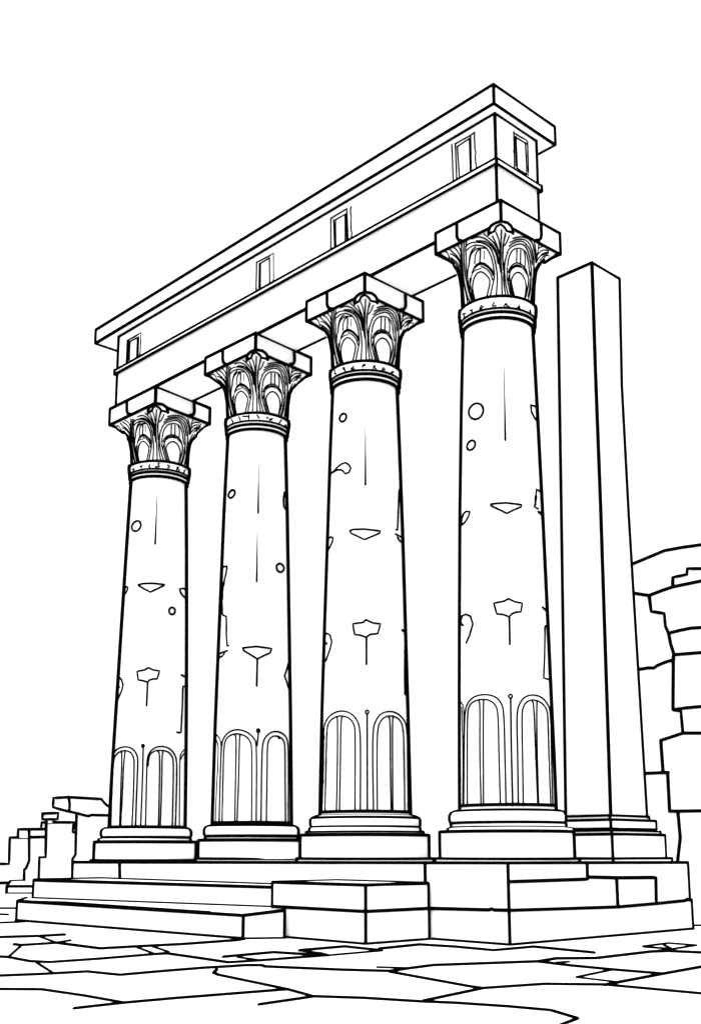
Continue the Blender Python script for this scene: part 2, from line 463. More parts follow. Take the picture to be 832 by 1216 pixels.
# ---- acanthus drawing of the capital (traced once, mapped to each capital)
CL = T(514, 270, 9.244); CR = T(582, 260, 9.244); CT = T(510, 230, 5.2)
CW_ = .66
LEAFS = {
 'corner_left': [(1.5, CL((60, 285), (130, 258), (155, 275), (175, 312), (178, 335))), (1.7, CL((170, 225), (210, 270), (265, 310), (310, 380), (325, 480))),
    (1.7, CL((205, 210), (255, 240), (295, 300), (318, 380))), (1.5, CL((235, 185), (280, 205), (305, 260), (312, 330))),
    (1.8, CL((180, 330), (215, 340), (260, 380), (300, 430), (330, 520), (345, 620))), (1.6, CL((190, 290), (240, 310), (285, 365), (312, 430), (330, 500))),
    (1.5, CL((200, 350), (250, 395), (290, 450), (318, 530), (335, 640))), (1.6, CL((215, 395), (255, 440), (290, 520), (320, 620), (335, 740))),
    (1.6, CL((345, 640), (365, 740), (382, 850))), (1.6, CL((332, 650), (343, 760), (352, 870)))],
 'corner_right': [(1.5, CR((520, 330), (560, 300), (620, 312))), (1.5, CR((515, 390), (560, 340), (620, 345))), (1.5, CR((520, 440), (560, 380), (630, 365))),
    (1.5, CR((540, 450), (590, 395), (640, 405))), (1.4, CR((500, 480), (530, 410), (600, 380), (635, 375))), (1.6, CR((545, 260), (520, 300), (515, 380), (495, 470))), (1.4, CR((640, 330), (610, 395), (575, 440))),
    (1.8, CR((560, 480), (510, 560), (480, 650), (462, 800), (450, 930))), (1.8, CR((530, 480), (495, 560), (470, 650), (455, 760), (442, 920))),
    (1.6, CR((440, 640), (432, 800), (402, 925))), (1.6, CR((458, 650), (448, 800), (428, 940)))],
 'arch_left': [(1.9, CL((318, 165), (318, 300), (330, 450), (345, 600), (380, 760), (415, 840))), (1.6, CL((345, 165), (340, 300), (350, 450), (370, 580), (395, 700), (430, 820))),
    (1.6, CL((372, 165), (360, 250), (372, 330), (370, 450), (385, 560), (405, 680), (440, 800))),
    (1.9, CL((365, 215), (400, 180), (450, 165), (520, 165), (590, 190), (640, 240), (670, 330), (690, 430), (705, 540), (700, 650), (690, 775))),
    (1.8, CL((375, 250), (420, 212), (470, 195), (540, 200), (590, 230), (625, 290), (650, 370), (665, 460), (672, 520))),
    (1.6, CL((400, 430), (405, 370), (420, 290), (460, 245), (510, 225), (570, 232))), (1.5, CL((385, 560), (388, 470), (400, 400), (402, 330), (425, 250), (470, 215))),
    (1.7, CL((460, 400), (465, 310), (485, 262), (505, 243))), (2.0, CL((520, 240), (522, 310), (515, 375))), (.8, CL((562, 262), (562, 350))),
    (1.9, CL((435, 500), (455, 440), (490, 400), (530, 385), (580, 405), (630, 450), (665, 500), (672, 560), (655, 630), (625, 772))),
    (1.8, CL((450, 462), (485, 425), (530, 403), (585, 425), (640, 480), (660, 530))), (1.3, CL((420, 600), (425, 530), (445, 490), (480, 465), (528, 455))),
    (1.5, CL((530, 430), (590, 460), (635, 515), (650, 580))),
    (2.1, CL((470, 822), (445, 720), (438, 650), (450, 570), (480, 512), (520, 487), (560, 502), (600, 542), (628, 590), (612, 680), (588, 772))),
    (1.6, CL((410, 560), (415, 650), (435, 730), (458, 822)))],
 'arch_right': [(1.8, CR((240, 215), (300, 200), (370, 205), (430, 240), (460, 290), (480, 380), (490, 480))), (1.6, CR((210, 260), (270, 230), (340, 225), (400, 250), (440, 310), (460, 400), (470, 520), (460, 640))),
    (1.6, CR((200, 300), (250, 262), (320, 245), (370, 260), (420, 320), (440, 400), (450, 500))), (1.8, CR((180, 370), (210, 318), (260, 288), (330, 270), (380, 300), (410, 370), (430, 480), (440, 600), (415, 800), (388, 910))),
    (1.7, CR((140, 560), (160, 450), (185, 370))), (1.8, CR((185, 520), (195, 430), (230, 350), (272, 323))),
    (1.8, CR((285, 340), (280, 480))), (1.8, CR((325, 345), (322, 490))), (1.5, CR((360, 345), (375, 420), (370, 520))),
    (1.6, CR((270, 325), (330, 320), (375, 350), (400, 420), (410, 520), (422, 620))),
    (1.9, CR((195, 590), (205, 545), (240, 500), (285, 483), (335, 500), (380, 550), (400, 620), (410, 700), (392, 800), (366, 900))),
    (1.5, CR((190, 690), (205, 600), (230, 550), (280, 522), (335, 535))), (1.7, CR((205, 558), (250, 518), (300, 505), (350, 540), (388, 605))),
    (2.1, CR((260, 872), (240, 780), (220, 690), (235, 640), (265, 600), (300, 585), (340, 610), (370, 670), (385, 750), (366, 900))),
    (1.6, CR((208, 590), (205, 700), (225, 790), (242, 872))), (1.6, CR((470, 250), (488, 330), (495, 450))), (1.6, CR((180, 540), (176, 650), (195, 740), (226, 872)))],
 'center': [(1.8, CL((430, 130), (500, 105), (570, 120), (620, 160), (670, 215), (700, 280), (725, 400), (740, 500))), (1.7, CL((480, 150), (560, 150), (620, 185), (660, 230), (695, 300), (710, 400))),
    (1.7, CL((560, 75), (610, 110), (660, 160), (700, 225), (720, 290))), (1.8, CL((645, 80), (680, 150), (705, 220), (725, 280), (732, 370))), (1.6, CL((690, 50), (715, 110), (728, 180), (737, 280), (742, 420))),
    (1.9, CL((748, 25), (742, 200), (738, 350), (748, 500), (755, 772))), (1.7, CL((790, 45), (775, 130), (765, 250), (762, 340))),
    (1.7, CR((170, 140), (150, 220), (135, 300), (130, 400), (140, 560))), (1.7, CR((200, 185), (180, 250), (155, 292))), (2.0, CR((165, 138), (215, 130), (240, 150))), (2.0, CR((0, 140), (40, 125), (60, 95), (115, 68), (160, 100))),
    (1.7, CR((145, 560), (140, 680), (165, 862))), (1.6, CR((160, 450), (150, 560), (160, 700), (195, 862)))],
}
PATCHES = {'arch_left': CL((372, 205), (450, 160), (530, 160), (600, 190), (650, 250), (690, 400), (705, 540), (690, 765), (480, 800), (420, 800), (385, 560), (372, 400)),
           'arch_right': CR((180, 370), (215, 300), (290, 240), (370, 235), (430, 290), (450, 420), (440, 640), (400, 880), (365, 880), (240, 860), (185, 640), (175, 500)),
           'center': CL((560, 90), (640, 40), (690, 40), (750, 20), (800, 40), (860, 40), (905, 70), (860, 180), (810, 330), (800, 500), (830, 745), (690, 760), (705, 540), (690, 400), (650, 240))}

NECK = [T(540, 350, 8.32), T(385, 420, 8.758), T(260, 485, 9.244), T(145, 540, 9.244)]
MARKS = [
 [[(78, 192), (105, 184)], [(88, 185), (92, 222)], [(152, 156), (174, 150)], [(165, 150), (168, 174)], [(243, 147), (258, 105), (280, 118), (262, 130), (245, 148)], [(385, 78), (365, 112), (402, 108)], [(485, 112), (500, 80), (518, 112)], [(490, 98), (510, 99)], [(528, 119), (536, 119)], [(605, 138), (632, 105), (636, 143)], [(608, 136), (640, 138)], [(618, 124), (634, 125)], [(736, 153), (745, 187)], [(742, 155), (738, 187)]],
 [[(112, 178), (110, 210), (126, 206)], [(195, 150), (212, 144), (210, 170)], [(198, 160), (220, 173)], [(280, 158), (312, 124), (296, 140), (316, 160), (280, 160)], [(395, 139), (405, 112), (428, 110), (418, 125), (398, 130)], [(505, 150), (518, 118), (528, 135), (508, 142), (538, 159)], [(598, 163), (612, 144), (632, 169), (600, 165)], [(685, 209), (705, 184), (724, 190), (700, 200)]],
 [[(140, 120), (156, 145), (150, 168), (110, 190)], [(222, 95), (236, 128)], [(265, 90), (330, 88)], [(331, 78), (328, 114)], [(418, 77), (442, 106)], [(520, 107), (537, 101)], [(553, 126), (586, 112)], [(562, 114), (574, 126)], [(682, 129), (658, 161)], [(714, 196), (730, 180), (736, 206)]],
 [[(118, 160), (142, 150), (124, 186), (147, 183)], [(203, 125), (227, 122), (215, 141), (207, 130)], [(306, 111), (295, 126), (309, 141)], [(408, 95), (392, 100), (406, 117), (410, 130), (368, 132)], [(500, 114), (527, 128), (504, 146)], [(598, 166), (605, 135), (621, 141), (605, 151), (627, 171)], [(691, 167), (674, 175), (686, 185), (674, 197)]],
]

# ---- chips, carved marks and arches on each shaft (traced)
a1 = T(530, 380, 5.529); a2 = T(530, 590, 5.066); a3 = T(530, 810, 4.894)
b1 = T(370, 450, 6.08); b2 = T(370, 640, 6.08); b3 = T(350, 830, 4.894)
c1 = T(245, 560, 7.235); c2 = T(245, 700, 7.235); c3 = T(230, 850, 5.943)
d1 = T(120, 600, 6.933); d2_ = T(120, 740, 6.933); d3 = T(100, 870, 5.547)
def E(t, s, c, rx, ry, rot): return ell(t(c)[0], rx / s, ry / s, rot)
WEAR = [
 [(1.9, a1((590, 572), (548, 558), (552, 600), (570, 640), (592, 665))), (1.8, a1((612, 1130), (600, 1120), (585, 1112), (583, 1150), (577, 1165), (580, 1216))),
  (1.9, a2((265, 45), (300, 40), (360, 37), (450, 48), (445, 62), (400, 80), (362, 100), (300, 70), (270, 57), (265, 45))), (1.9, a2((92, 165), (95, 130), (105, 100), (120, 88), (142, 88), (135, 115), (115, 150), (97, 168), (90, 165))),
  (1.9, a2((537, 0), (530, 40), (522, 60), (548, 72))), (3., a2((548, 92), (570, 108))), (1.9, a2((370, 613), (345, 628), (283, 640), (302, 705), (340, 708), (375, 722), (390, 705), (412, 695), (445, 692), (453, 640), (410, 632), (370, 613))),
  (2., a2((376, 722), (379, 887))), (2., a2((82, 735), (95, 770), (103, 773))), (2., a2((88, 745), (98, 715), (118, 707), (145, 718), (160, 765), (140, 835), (120, 880))), (2.4, a2((572, 665), (600, 690))), (1.8, a2((605, 775), (588, 777), (585, 960), (580, 1090), (615, 1100)))],
 [(1.8, b1((135, 685), (165, 665), (185, 640), (215, 615), (245, 605), (270, 620), (283, 645), (270, 675), (243, 685), (228, 665), (210, 655), (180, 660), (150, 678))), (1.9, b1((640, 800), (628, 800), (624, 830), (618, 1000), (615, 1090), (605, 1090))),
  (1.8, b1((275, 1095), (300, 1087), (380, 1085), (495, 1098), (487, 1115), (440, 1135), (380, 1160), (335, 1138), (285, 1115), (275, 1095))), (1.8, b1((600, 1120), (650, 1145))), (2., b1((615, 1145), (630, 1170), (652, 1182))), (1.8, b1((118, 1155), (140, 1142), (158, 1145), (155, 1170), (135, 1216), (118, 1240))),
  (1.9, b2((392, 583), (370, 603), (297, 613), (310, 690), (350, 695), (393, 710), (420, 690), (475, 683), (495, 613), (440, 607), (405, 590), (392, 583))), (2.1, b2((394, 710), (394, 905))), (1.8, b2((95, 690), (115, 682), (135, 695), (148, 740), (135, 800), (105, 880), (99, 878))), (2.4, b2((95, 742), (112, 757))), (2.6, b2((648, 658), (668, 672))), (1.8, b2((668, 760), (665, 1000), (668, 1120), (682, 1130)))],
 [(2.1, c1((685, 180), (665, 180), (658, 240), (660, 300), (688, 335))), (1.8, c1((140, 820), (182, 813), (180, 840), (150, 990), (140, 1113), (143, 1223), (150, 1235)) + c2((175, 232), (177, 260), (175, 350), (182, 485), (195, 482))),
  (1.8, c2((105, 555), (185, 525))), (1.8, c2((105, 588), (140, 575), (160, 550), (155, 540))), (1.9, c2((315, 502), (430, 490), (560, 508), (545, 545), (500, 565), (437, 597), (360, 548), (320, 525), (315, 502))), (2.1, c2((437, 597), (432, 830))), (1.8, c2((705, 625), (668, 742), (705, 855)))],
 [(1.8, d1((190, 690), (200, 675), (220, 672), (227, 685), (215, 715), (192, 742))), (1.8, d1((310, 655), (350, 645), (420, 643), (520, 652), (520, 660), (470, 685), (407, 715), (350, 685), (315, 665), (310, 655))), (1.9, d1((697, 695), (675, 685), (645, 688), (650, 715), (670, 745), (695, 768))),
  (1.8, d2_((146, 450), (160, 450), (175, 465), (185, 510), (178, 550), (155, 605), (140, 640))), (1.6, d2_((140, 522), (158, 525))), (1.8, d2_((392, 366), (360, 385), (300, 397), (308, 468), (340, 472), (383, 485), (400, 468), (430, 460), (463, 458), (482, 392), (430, 386), (392, 366))), (2., d2_((385, 485), (376, 680))), (2.2, d2_((658, 427), (698, 445))), (1.8, d2_((698, 520), (670, 522), (665, 700), (655, 900), (640, 903), (622, 897)))],
]
OVALS = [[(1.9, E(a1, 5.529, (195, 600), 45, 54, .45)), (1.9, E(a1, 5.529, (163, 823), 24, 34, .5))], [(1.9, E(b1, 6.08, (228, 280), 22, 31, .45))],
         [(2., E(c1, 7.235, (222, 193), 23, 37, .5)), (1.9, E(c1, 7.235, (630, 828), 31, 37, -.3))], [(1.8, E(d1, 6.933, (295, 172), 33, 45, .5)), (1.8, E(d1, 6.933, (583, 870), 25, 29, 0))]]
FADES = [[a1((375, 230), (384, 790))], [b1((387, 230), (387, 765))], [T(290, 485, 5.0)((86, 300), (82, 620)), c1((440, 380), (432, 945))], [T(120, 560, 6.933)((465, 110), (447, 595))]]
ARCHES = [
 [('arched_panel', [(1.5, a3((105, 718), (108, 300), (112, 160), (130, 115), (165, 82), (225, 70), (280, 82), (315, 115), (332, 165), (338, 400), (345, 718))), (1.4, a3((125, 718), (124, 190), (135, 135), (165, 110), (200, 100), (245, 102), (285, 130), (300, 180), (305, 450), (313, 718))), (1.4, a3((190, 105), (197, 130), (195, 400), (203, 718))), (1.4, a3((217, 105), (215, 300), (217, 718)))]),
  ('arched_panel', [(1.5, a3((415, 718), (410, 400), (405, 180), (420, 125), (450, 85), (495, 73), (545, 85), (580, 125), (598, 175), (602, 450), (610, 718))), (1.4, a3((443, 718), (437, 350), (434, 180), (445, 135), (470, 108), (505, 103), (545, 118), (575, 155), (583, 200), (590, 500), (599, 718))), (1.4, a3((490, 105), (502, 130), (510, 350), (525, 718))), (1.4, a3((520, 110), (518, 200), (522, 450), (530, 718)))]),
  ('half', [(1.4, a3((84, 115), (95, 130), (103, 150), (103, 718))), (1.3, a3((90, 145), (97, 400), (95, 718)))]),
  ('finial', [(1.5, ell(a3((370, 82))[0], 2.2, 2.4, 0, 12)), (1.7, a3((371, 96), (375, 400), (383, 718)))])],
 [('arched_panel', [(1.5, b3((163, 655), (172, 400), (174, 170), (185, 125), (220, 85), (270, 68), (320, 78), (355, 110), (378, 160), (382, 300), (380, 655))), (1.4, b3((180, 655), (185, 400), (190, 170), (205, 130), (240, 103), (280, 97), (320, 112), (345, 145), (352, 190), (350, 655))), (1.4, b3((248, 103), (252, 125), (250, 400), (245, 655))), (1.4, b3((280, 100), (270, 125), (267, 400), (262, 655)))]),
  ('arched_panel', [(1.5, b3((455, 655), (450, 350), (452, 180), (465, 130), (495, 85), (545, 70), (590, 82), (625, 115), (645, 160), (648, 300), (652, 655))), (1.4, b3((477, 655), (475, 350), (477, 185), (490, 135), (520, 103), (560, 97), (600, 115), (625, 160), (630, 350), (633, 655))), (1.4, b3((540, 100), (550, 125), (550, 400), (556, 655))), (1.4, b3((568, 100), (562, 130), (565, 655)))]),
  ('finial', [(1.5, ell(b3((419, 76))[0], 2., 2.2, 0, 12)), (1.7, b3((419, 88), (420, 655)))])],
 [('arched_panel', [(1.5, c3((185, 752), (195, 350), (203, 200), (215, 155), (255, 110), (315, 95), (375, 112), (420, 150), (445, 195), (440, 752))), (1.4, c3((205, 752), (212, 400), (218, 220), (230, 165), (265, 135), (310, 125), (360, 138), (395, 170), (410, 215), (410, 400), (408, 752))), (1.4, c3((290, 130), (303, 150), (300, 350), (292, 752))), (1.4, c3((330, 130), (325, 160), (318, 500), (308, 752)))]),
  ('arched_panel', [(1.5, c3((473, 752), (478, 350), (483, 200), (500, 155), (535, 118), (580, 108), (625, 125), (655, 160), (662, 250), (662, 752))), (1.4, c3((510, 752), (515, 400), (517, 200), (530, 165), (555, 143), (590, 143), (625, 165), (640, 200), (640, 500), (643, 752))), (1.8, c3((596, 156), (600, 160)))]),
  ('half', [(1.4, c3((160, 130), (185, 155), (197, 200), (192, 300), (180, 752))), (1.4, c3((160, 168), (172, 190), (178, 240), (165, 500), (155, 752)))]),
  ('finial', [(2.2, ell(c3((455, 105))[0], 1.6, 1.7, 0, 12)), (1.5, c3((455, 118), (452, 160), (447, 210)))])],
 [('arched_panel', [(1.5, d3((205, 132), (225, 105), (275, 90), (325, 105), (350, 145), (357, 180), (350, 350), (340, 612))), (1.4, d3((183, 612), (195, 300), (203, 170), (215, 145), (240, 125), (275, 117), (310, 128), (328, 160), (333, 200), (328, 400), (318, 612))), (1.4, d3((250, 120), (253, 150), (247, 350), (238, 612))), (1.4, d3((275, 118), (265, 200), (255, 450), (245, 612)))]),
  ('arched_panel', [(1.5, d3((405, 612), (412, 300), (415, 170), (430, 130), (460, 100), (505, 88), (555, 100), (590, 135), (607, 185), (605, 350), (597, 612))), (1.4, d3((422, 220), (427, 165), (437, 140), (465, 120), (505, 115), (550, 125), (578, 155), (585, 200), (582, 400), (577, 612))), (1.4, d3((485, 120), (497, 145), (493, 400), (488, 612))), (1.4, d3((520, 118), (512, 145), (510, 350), (500, 612)))]),
  ('half', [(1.4, d3((656, 114), (640, 130), (628, 160), (628, 300), (625, 612))), (1.4, d3((658, 137), (640, 160), (632, 182)))]),
  ('finial', [(2.2, ell(d3((388, 87))[0], 1.2, 1.4, 0, 10)), (1.5, d3((390, 100), (385, 300), (373, 612)))])],
]

ABACI = []
def build_column(i, c):
    N = onz(*c['nt'], ZA); L = onz(*c['lt'], ZA); R = onz(*c['rt'], ZA)
    B = L + R - N
    C = (L + R) * .5
    D = hypot(C.x, C.y)
    ABACI.append((N, L, R, B))
    base_c = silhouette(D, c['plinth'][0], c['plinth'][1], c['plinth'][2])[0]
    col = thing('stone_column', LABELS[i], 'column', (base_c[0], base_c[1], base_c[3] - .05), 'four columns carrying the entablature')
    # slab + plinth
    for nm, (xl, xr, yb, yt) in (('base_slab', c['slab']), ('plinth', c['plinth'])):
        mb = MB()
        lo_, l0, r0 = silhouette(D, xl, xr, yb); hi_, l1, r1 = silhouette(D, xl, xr, yt)
        hi_ = (lo_[0], lo_[1], lo_[2], hi_[3])
        l1 = V((l0.x, l0.y, hi_[3])); r1 = V((r0.x, r0.y, hi_[3]))
        mb.lathe([lo_, hi_])
        mb.ring(hi_, 2.7 if nm == 'plinth' else 2.0)
        bead(mb, [l0, l1], 2.7, [lo_[2]] * 2); bead(mb, [r0, r1], 2.7, [lo_[2]] * 2)
        mb.build(nm, col)
    # base moulding
    mb = MB(); rr = [silhouette(D, *r) for r in c['base']]
    mb.lathe([r[0] for r in rr])
    rad = [r[0][2] for r in rr]; bead(mb, [r[1] for r in rr], 2.4, rad); bead(mb, [r[2] for r in rr], 2.4, rad)
    k = len(rr)
    for y in c['base'][:]:
        pass
    zs = [r[0] for r in rr]
    lows = {0: ((2, 1.9), (4, 2.6), (8, 2.5)), 1: ((1, 1.3), (4, 1.9), (7, 2.5)), 2: ((2, 3.0), (6, 2.5)), 3: ((3, 2.6), (7, 2.3))}[i]
    for j, w_ in lows: mb.ring(zs[j], w_ - .3)
    mb.build('base_moulding', col)
    # shaft
    dy = (3.8, 3., 1.7, .8)[i]                      # the neck ring's front edge sits higher than its sides
    c['shaft'][-1] = c['shaft'][-1][:2] + (c['shaft'][-1][2] + dy,)
    sh = MB(); rr = [silhouette(D, *r) for r in c['shaft']]
    fine = []; fl = []; fr = []
    for (a, al, ar), (b, bl_, br) in zip(rr, rr[1:]):
        for t in range(6):
            q = t / 6
            fine.append(tuple(u + (v - u) * q for u, v in zip(a, b))); fl.append(al.lerp(bl_, q)); fr.append(ar.lerp(br, q))
    fine.append(rr[-1][0]); fl.append(rr[-1][1]); fr.append(rr[-1][2])
    sh.lathe(fine)
    bead(sh, fl, 3.0, [f[2] for f in fine]); bead(sh, fr, 3.0, [f[2] for f in fine])
    for y in c['bl'][:1]:
        s0 = silhouette(D, c['shaft'][0][0], c['shaft'][0][1], y)[0]
        sh.ring(s0, 2.9)
    hs = hit_of(sh)
    for w, p in WEAR[i]: stroke(sh, hs, p, w - .75)
    for w, p in OVALS[i]: stroke(sh, hs, p, w - .5)
    for p in FADES[i]: stroke(sh, hs, p, 1, taper=(-1.1, 1.3))
    panels = []
    for nm, strokes in ARCHES[i]:
        if nm == 'arched_panel':
            pm = MB()
            outl = smooth_path(strokes[0][1])
            if i == 3 and strokes[0][1][0][1] < 900: outl = outl + [strokes[1][1][0]]
            patch(pm, hs, outl, .012, grid=7)
            hp = lambda x, y: (lambda h: h and (h[0] + h[1] * .013, h[1]))(hs(x, y))
            for w, p in strokes: stroke(pm, hp, p, w - .75, smooth=True)
            panels.append(pm)
        else:
            for w, p in strokes: stroke(sh, hs, p, w - (1.1 if nm == 'half' else .7), smooth=(nm == 'half'))
    so = sh.build('shaft', col)
    for pm in panels: pm.build('arched_panel', so)
    # necking ring with carved marks
    c['ring'] = [(a_, b_, y_ + dy) for a_, b_, y_ in c['ring']]; c['rl'] = [y_ + dy for y_ in c['rl']]
    rg = MB(); rr = [silhouette(D, *r) for r in c['ring']]
    rg.lathe([r[0] for r in rr])
    rad = [r[0][2] for r in rr]; bead(rg, [r[1] for r in rr], 3.0, rad); bead(rg, [r[2] for r in rr], 3.0, rad)
    for y, w in zip(c['rl'], (3.3, 3.2, 2.0, 3.0)):
        xs = [(r[2], r[0], r[1]) for r in c['ring']][::-1]
        for (y0, p0, q0), (y1, p1, q1) in zip(xs, xs[1:]):
            if y0 <= y <= y1:
                t = (y - y0) / (y1 - y0)
                rg.ring(silhouette(D, p0 + (p1 - p0) * t, q0 + (q1 - q0) * t, y)[0], w - (.5 if i < 2 else .9))
                break
    hr = hit_of(rg)
    for p in MARKS[i]: stroke(rg, hr, NECK[i](*p), .5)
    rg.build('necking_ring', col)
    # abacus: square slab, near corner towards the viewer
    zab = vert(L, c['lb']).z
    ab = MB()
    top = [N, L, B, R]
    bot = [V((p.x, p.y, zab)) for p in top]
    if i == 0: pass
    ab.hexa(bot, top)
    ab.line(top, 3.2, closed=True); ab.line(bot, 2.9, closed=True)
    for p, q in zip(top, bot): ab.line([p, q], 3.2)
    ha = hit_of(ab)
    Mx = lambda p: (interp(p[0], TPLX, c['mx']), c['my'][0] + (p[1] - 262.7) * (c['my'][1] - c['my'][0]) / (354 - 262.7))
    mp = lambda pts: [Mx(p) for p in pts]
    sy = (c['my'][1] - c['my'][0]) / (354 - 262.7)
    def ey_(x, l, lb, n, nb, r, rb):               # lower edge of the abacus under column x
        return nb + (lb - nb) * (n - x) / (n - l) if x < n else nb + (rb - nb) * (x - n) / (r - n)
    nb_c = proj_y(bot[0]); lb_c = proj_y(bot[1]); rb_c = proj_y(bot[3])
    def mu(pts):
        o = []
        for x, y in pts:
            x2 = interp(x, TPLX, c['mx'])
            o.append((x2, ey_(x2, c['lt'][0], lb_c, c['nt'][0], nb_c, c['rt'][0], rb_c) + (y - ey_(x, 517.1, 302.1, 594, 262.7, 663.8, 302)) * sy - .8))
        return o
    stroke(ab, ha, mu(CT((170, 186), (170, 262), (174, 280), (184, 291), (200, 293))), 2.7, step=2)
    stroke(ab, ha, mu(CT((681, 192), (684, 262), (680, 280), (670, 290), (652, 290))), 2.7, step=2)
    ao = ab.build('abacus', col)
    # bell: round below, opening out to the square of the abacus
    NB = [(548.5, 633., 364.6), (547.6, 634., 346), (545.2, 636., 332), (542.0, 639.6, 321), (538.6, 644.6, 313)]
    rows = [silhouette(D, Mx((xl, y))[0], Mx((xr, y))[0], Mx((0, y))[1] + dy * max(0, (y - 330) / 34.6))[0] for xl, xr, y in NB]
    if rows[0][3] > rr[-1][0][3]: rows[0] = rows[0][:3] + (rr[-1][0][3] - .01,)
    n = 128
    def sq_r(a, cx, cy, k=.97):
        d = V((cos(a), sin(a), 0)); best = 1e9
        for p, q in zip(bot, bot[1:] + bot[:1]):
            p = C.to_2d() + (p.to_2d() - C.to_2d()) * k; q = C.to_2d() + (q.to_2d() - C.to_2d()) * k
            e = q - p; den = d.x * e.y - d.y * e.x
            if abs(den) < 1e-9: continue
            w = p - V((cx, cy))
            t = (w.x * e.y - w.y * e.x) / den; u = (w.x * d.y - w.y * d.x) / den
            if t > 0 and -1e-6 <= u <= 1 + 1e-6: best = min(best, t)
        return best
    secs = []
    for a_, b_ in zip(rows, rows[1:]):
        for t in range(4): secs.append(tuple(u + (v - u) * t / 4 for u, v in zip(a_, b_)) + (0,))
    z1 = rows[-1][3]
    for t in range(13):
        q = t / 12
        secs.append((rows[-1][0] + (C.x - rows[-1][0]) * q, rows[-1][1] + (C.y - rows[-1][1]) * q, rows[-1][2] * (1 + .05 * q), z1 + (zab - .004 - z1) * q, q))
    vs = []; fs = []
    for cx, cy, r, z, q in secs:
        for k in range(n):
            a = 2 * pi * k / n
            rq = sq_r(a, cx, cy) if q > 0 else r
            R_ = r + (rq - r) * (q ** 1.15)
            vs.append((cx + R_ * cos(a), cy + R_ * sin(a), z))
    for s in range(len(secs) - 1):
        for k in range(n):
            k2 = (k + 1) % n
            fs.append((s * n + k, s * n + k2, (s + 1) * n + k2, (s + 1) * n + k))
    bell = MB(); bell.add(vs, fs, 0, True)
    bell.add(vs[:n], [tuple(range(n))[::-1]]); bell.add(vs[-n:], [tuple(range(n))])
    # outline of the bell: each section's extreme points as seen
    ol = []; orr = []
    for s in range(len(secs)):
        ring_ = [V(p) for p in vs[s * n:(s + 1) * n]]
        key = lambda p: (p.x - EYE.x) / depth(p)
        ol.append(min(ring_, key=key)); orr.append(max(ring_, key=key))
    def ow(pts):
        m = len(pts); k_ = (c['mx'][4] - c['mx'][0]) / 146.7
        ws = [4.4 * k_ if s < m - 13 else (4.4 - 1.6 * (s - m + 13) / 12) * k_ for s in range(m)]
        rs = [wr(w_, p) for w_, p in zip(ws, pts)]
        q = []
        for p, r in zip(pts, rs):
            d = EYE - p; d.z = 0; ax = C - p; ax.z = 0
            s_ = len(q); t_ = max(0., 1 - max(0, s_ - (m - 20)) / 8)
            q.append(p + d.normalized() * (sqrt(1.6 * ax.length * r) * .9 * t_ + r * .6 * (1 - t_)) + ax.normalized() * r * .3)
        bell.tube(q, rs)
    ow(ol); ow(orr)
    hb = hit_of(bell)
    bo = None
    subs = []
    for key, strokes in LEAFS.items():
        if key.startswith('corner'):
            for w, p in strokes: stroke(bell, hb, mp(p), w * CW_ * (c['mx'][4] - c['mx'][0]) / 146.7 - .8, smooth=True, step=2)
    for key in ('arch_left', 'arch_right', 'center'):
        pm = MB()
        patch(pm, hb, mp(PATCHES[key]), .012, grid=5)
        hp = lambda x, y: (lambda h: h and (h[0] + h[1] * .013, h[1]))(hb(x, y))
        for w, p in LEAFS[key]: stroke(pm, hp, mp(p), w * CW_ * (c['mx'][4] - c['mx'][0]) / 146.7 - .8, smooth=True, step=2)
        subs.append(('acanthus_leaf' if key == 'center' else 'leaf_arch', pm))
    bo = bell.build('capital', col)
    for nm, pm in subs: pm.build(nm, bo)
    # boss on the near corner of the abacus
    ctr = V((N.x, N.y, zab)); inward = (C - N); inward.z = 0; inward.normalize()
    hw = abs(onp(*Mx(CT((365, 215))[0]), ctr, V((inward.x, inward.y, 0))).x - onp(*Mx(CT((510, 215))[0]), ctr, V((inward.x, inward.y, 0))).x) * .5
    zt = onp(*Mx(CT((437, 172))[0]), ctr, V((inward.x, inward.y, 0))).z
    zb_ = onp(*Mx(CT((437, 250))[0]), ctr, V((inward.x, inward.y, 0))).z
    bm = MB(); side = V((-inward.y, inward.x, 0))
    fr = ctr - inward * .05
    prof = mp(CT((363, 252), (365, 215), (378, 198), (400, 183), (437, 170), (480, 180), (500, 198), (510, 215), (513, 245)))
    pts = [onp(x, y, fr, V((inward.x, inward.y, 0))) for x, y in prof]
    tip = mp(CT((375, 245), (398, 232), (410, 205), (437, 190), (460, 208), (475, 232), (505, 240)))
    bm.slab(pts + [onp(x, y, fr, V((inward.x, inward.y, 0))) for x, y in tip[::-1]], inward * .12)
    bm.line(pts, 2.7)
    bm.line([onp(x, y, fr, V((inward.x, inward.y, 0))) - inward * .01 for x, y in tip], 1.7)
    bm.build('boss', ao)
    return col
for i, c in enumerate(COLS): build_column(i, c)

# ------------------------------------------------------------------ entablature
zE = ZA
f1, f2 = onz(515.3, 288.7, zE), onz(262., 424.5, zE)
b1_, b2_ = onz(544, 329, zE), onz(491.8, 353.3, zE)
fd = (onz(480, 306, zE) - f1); 
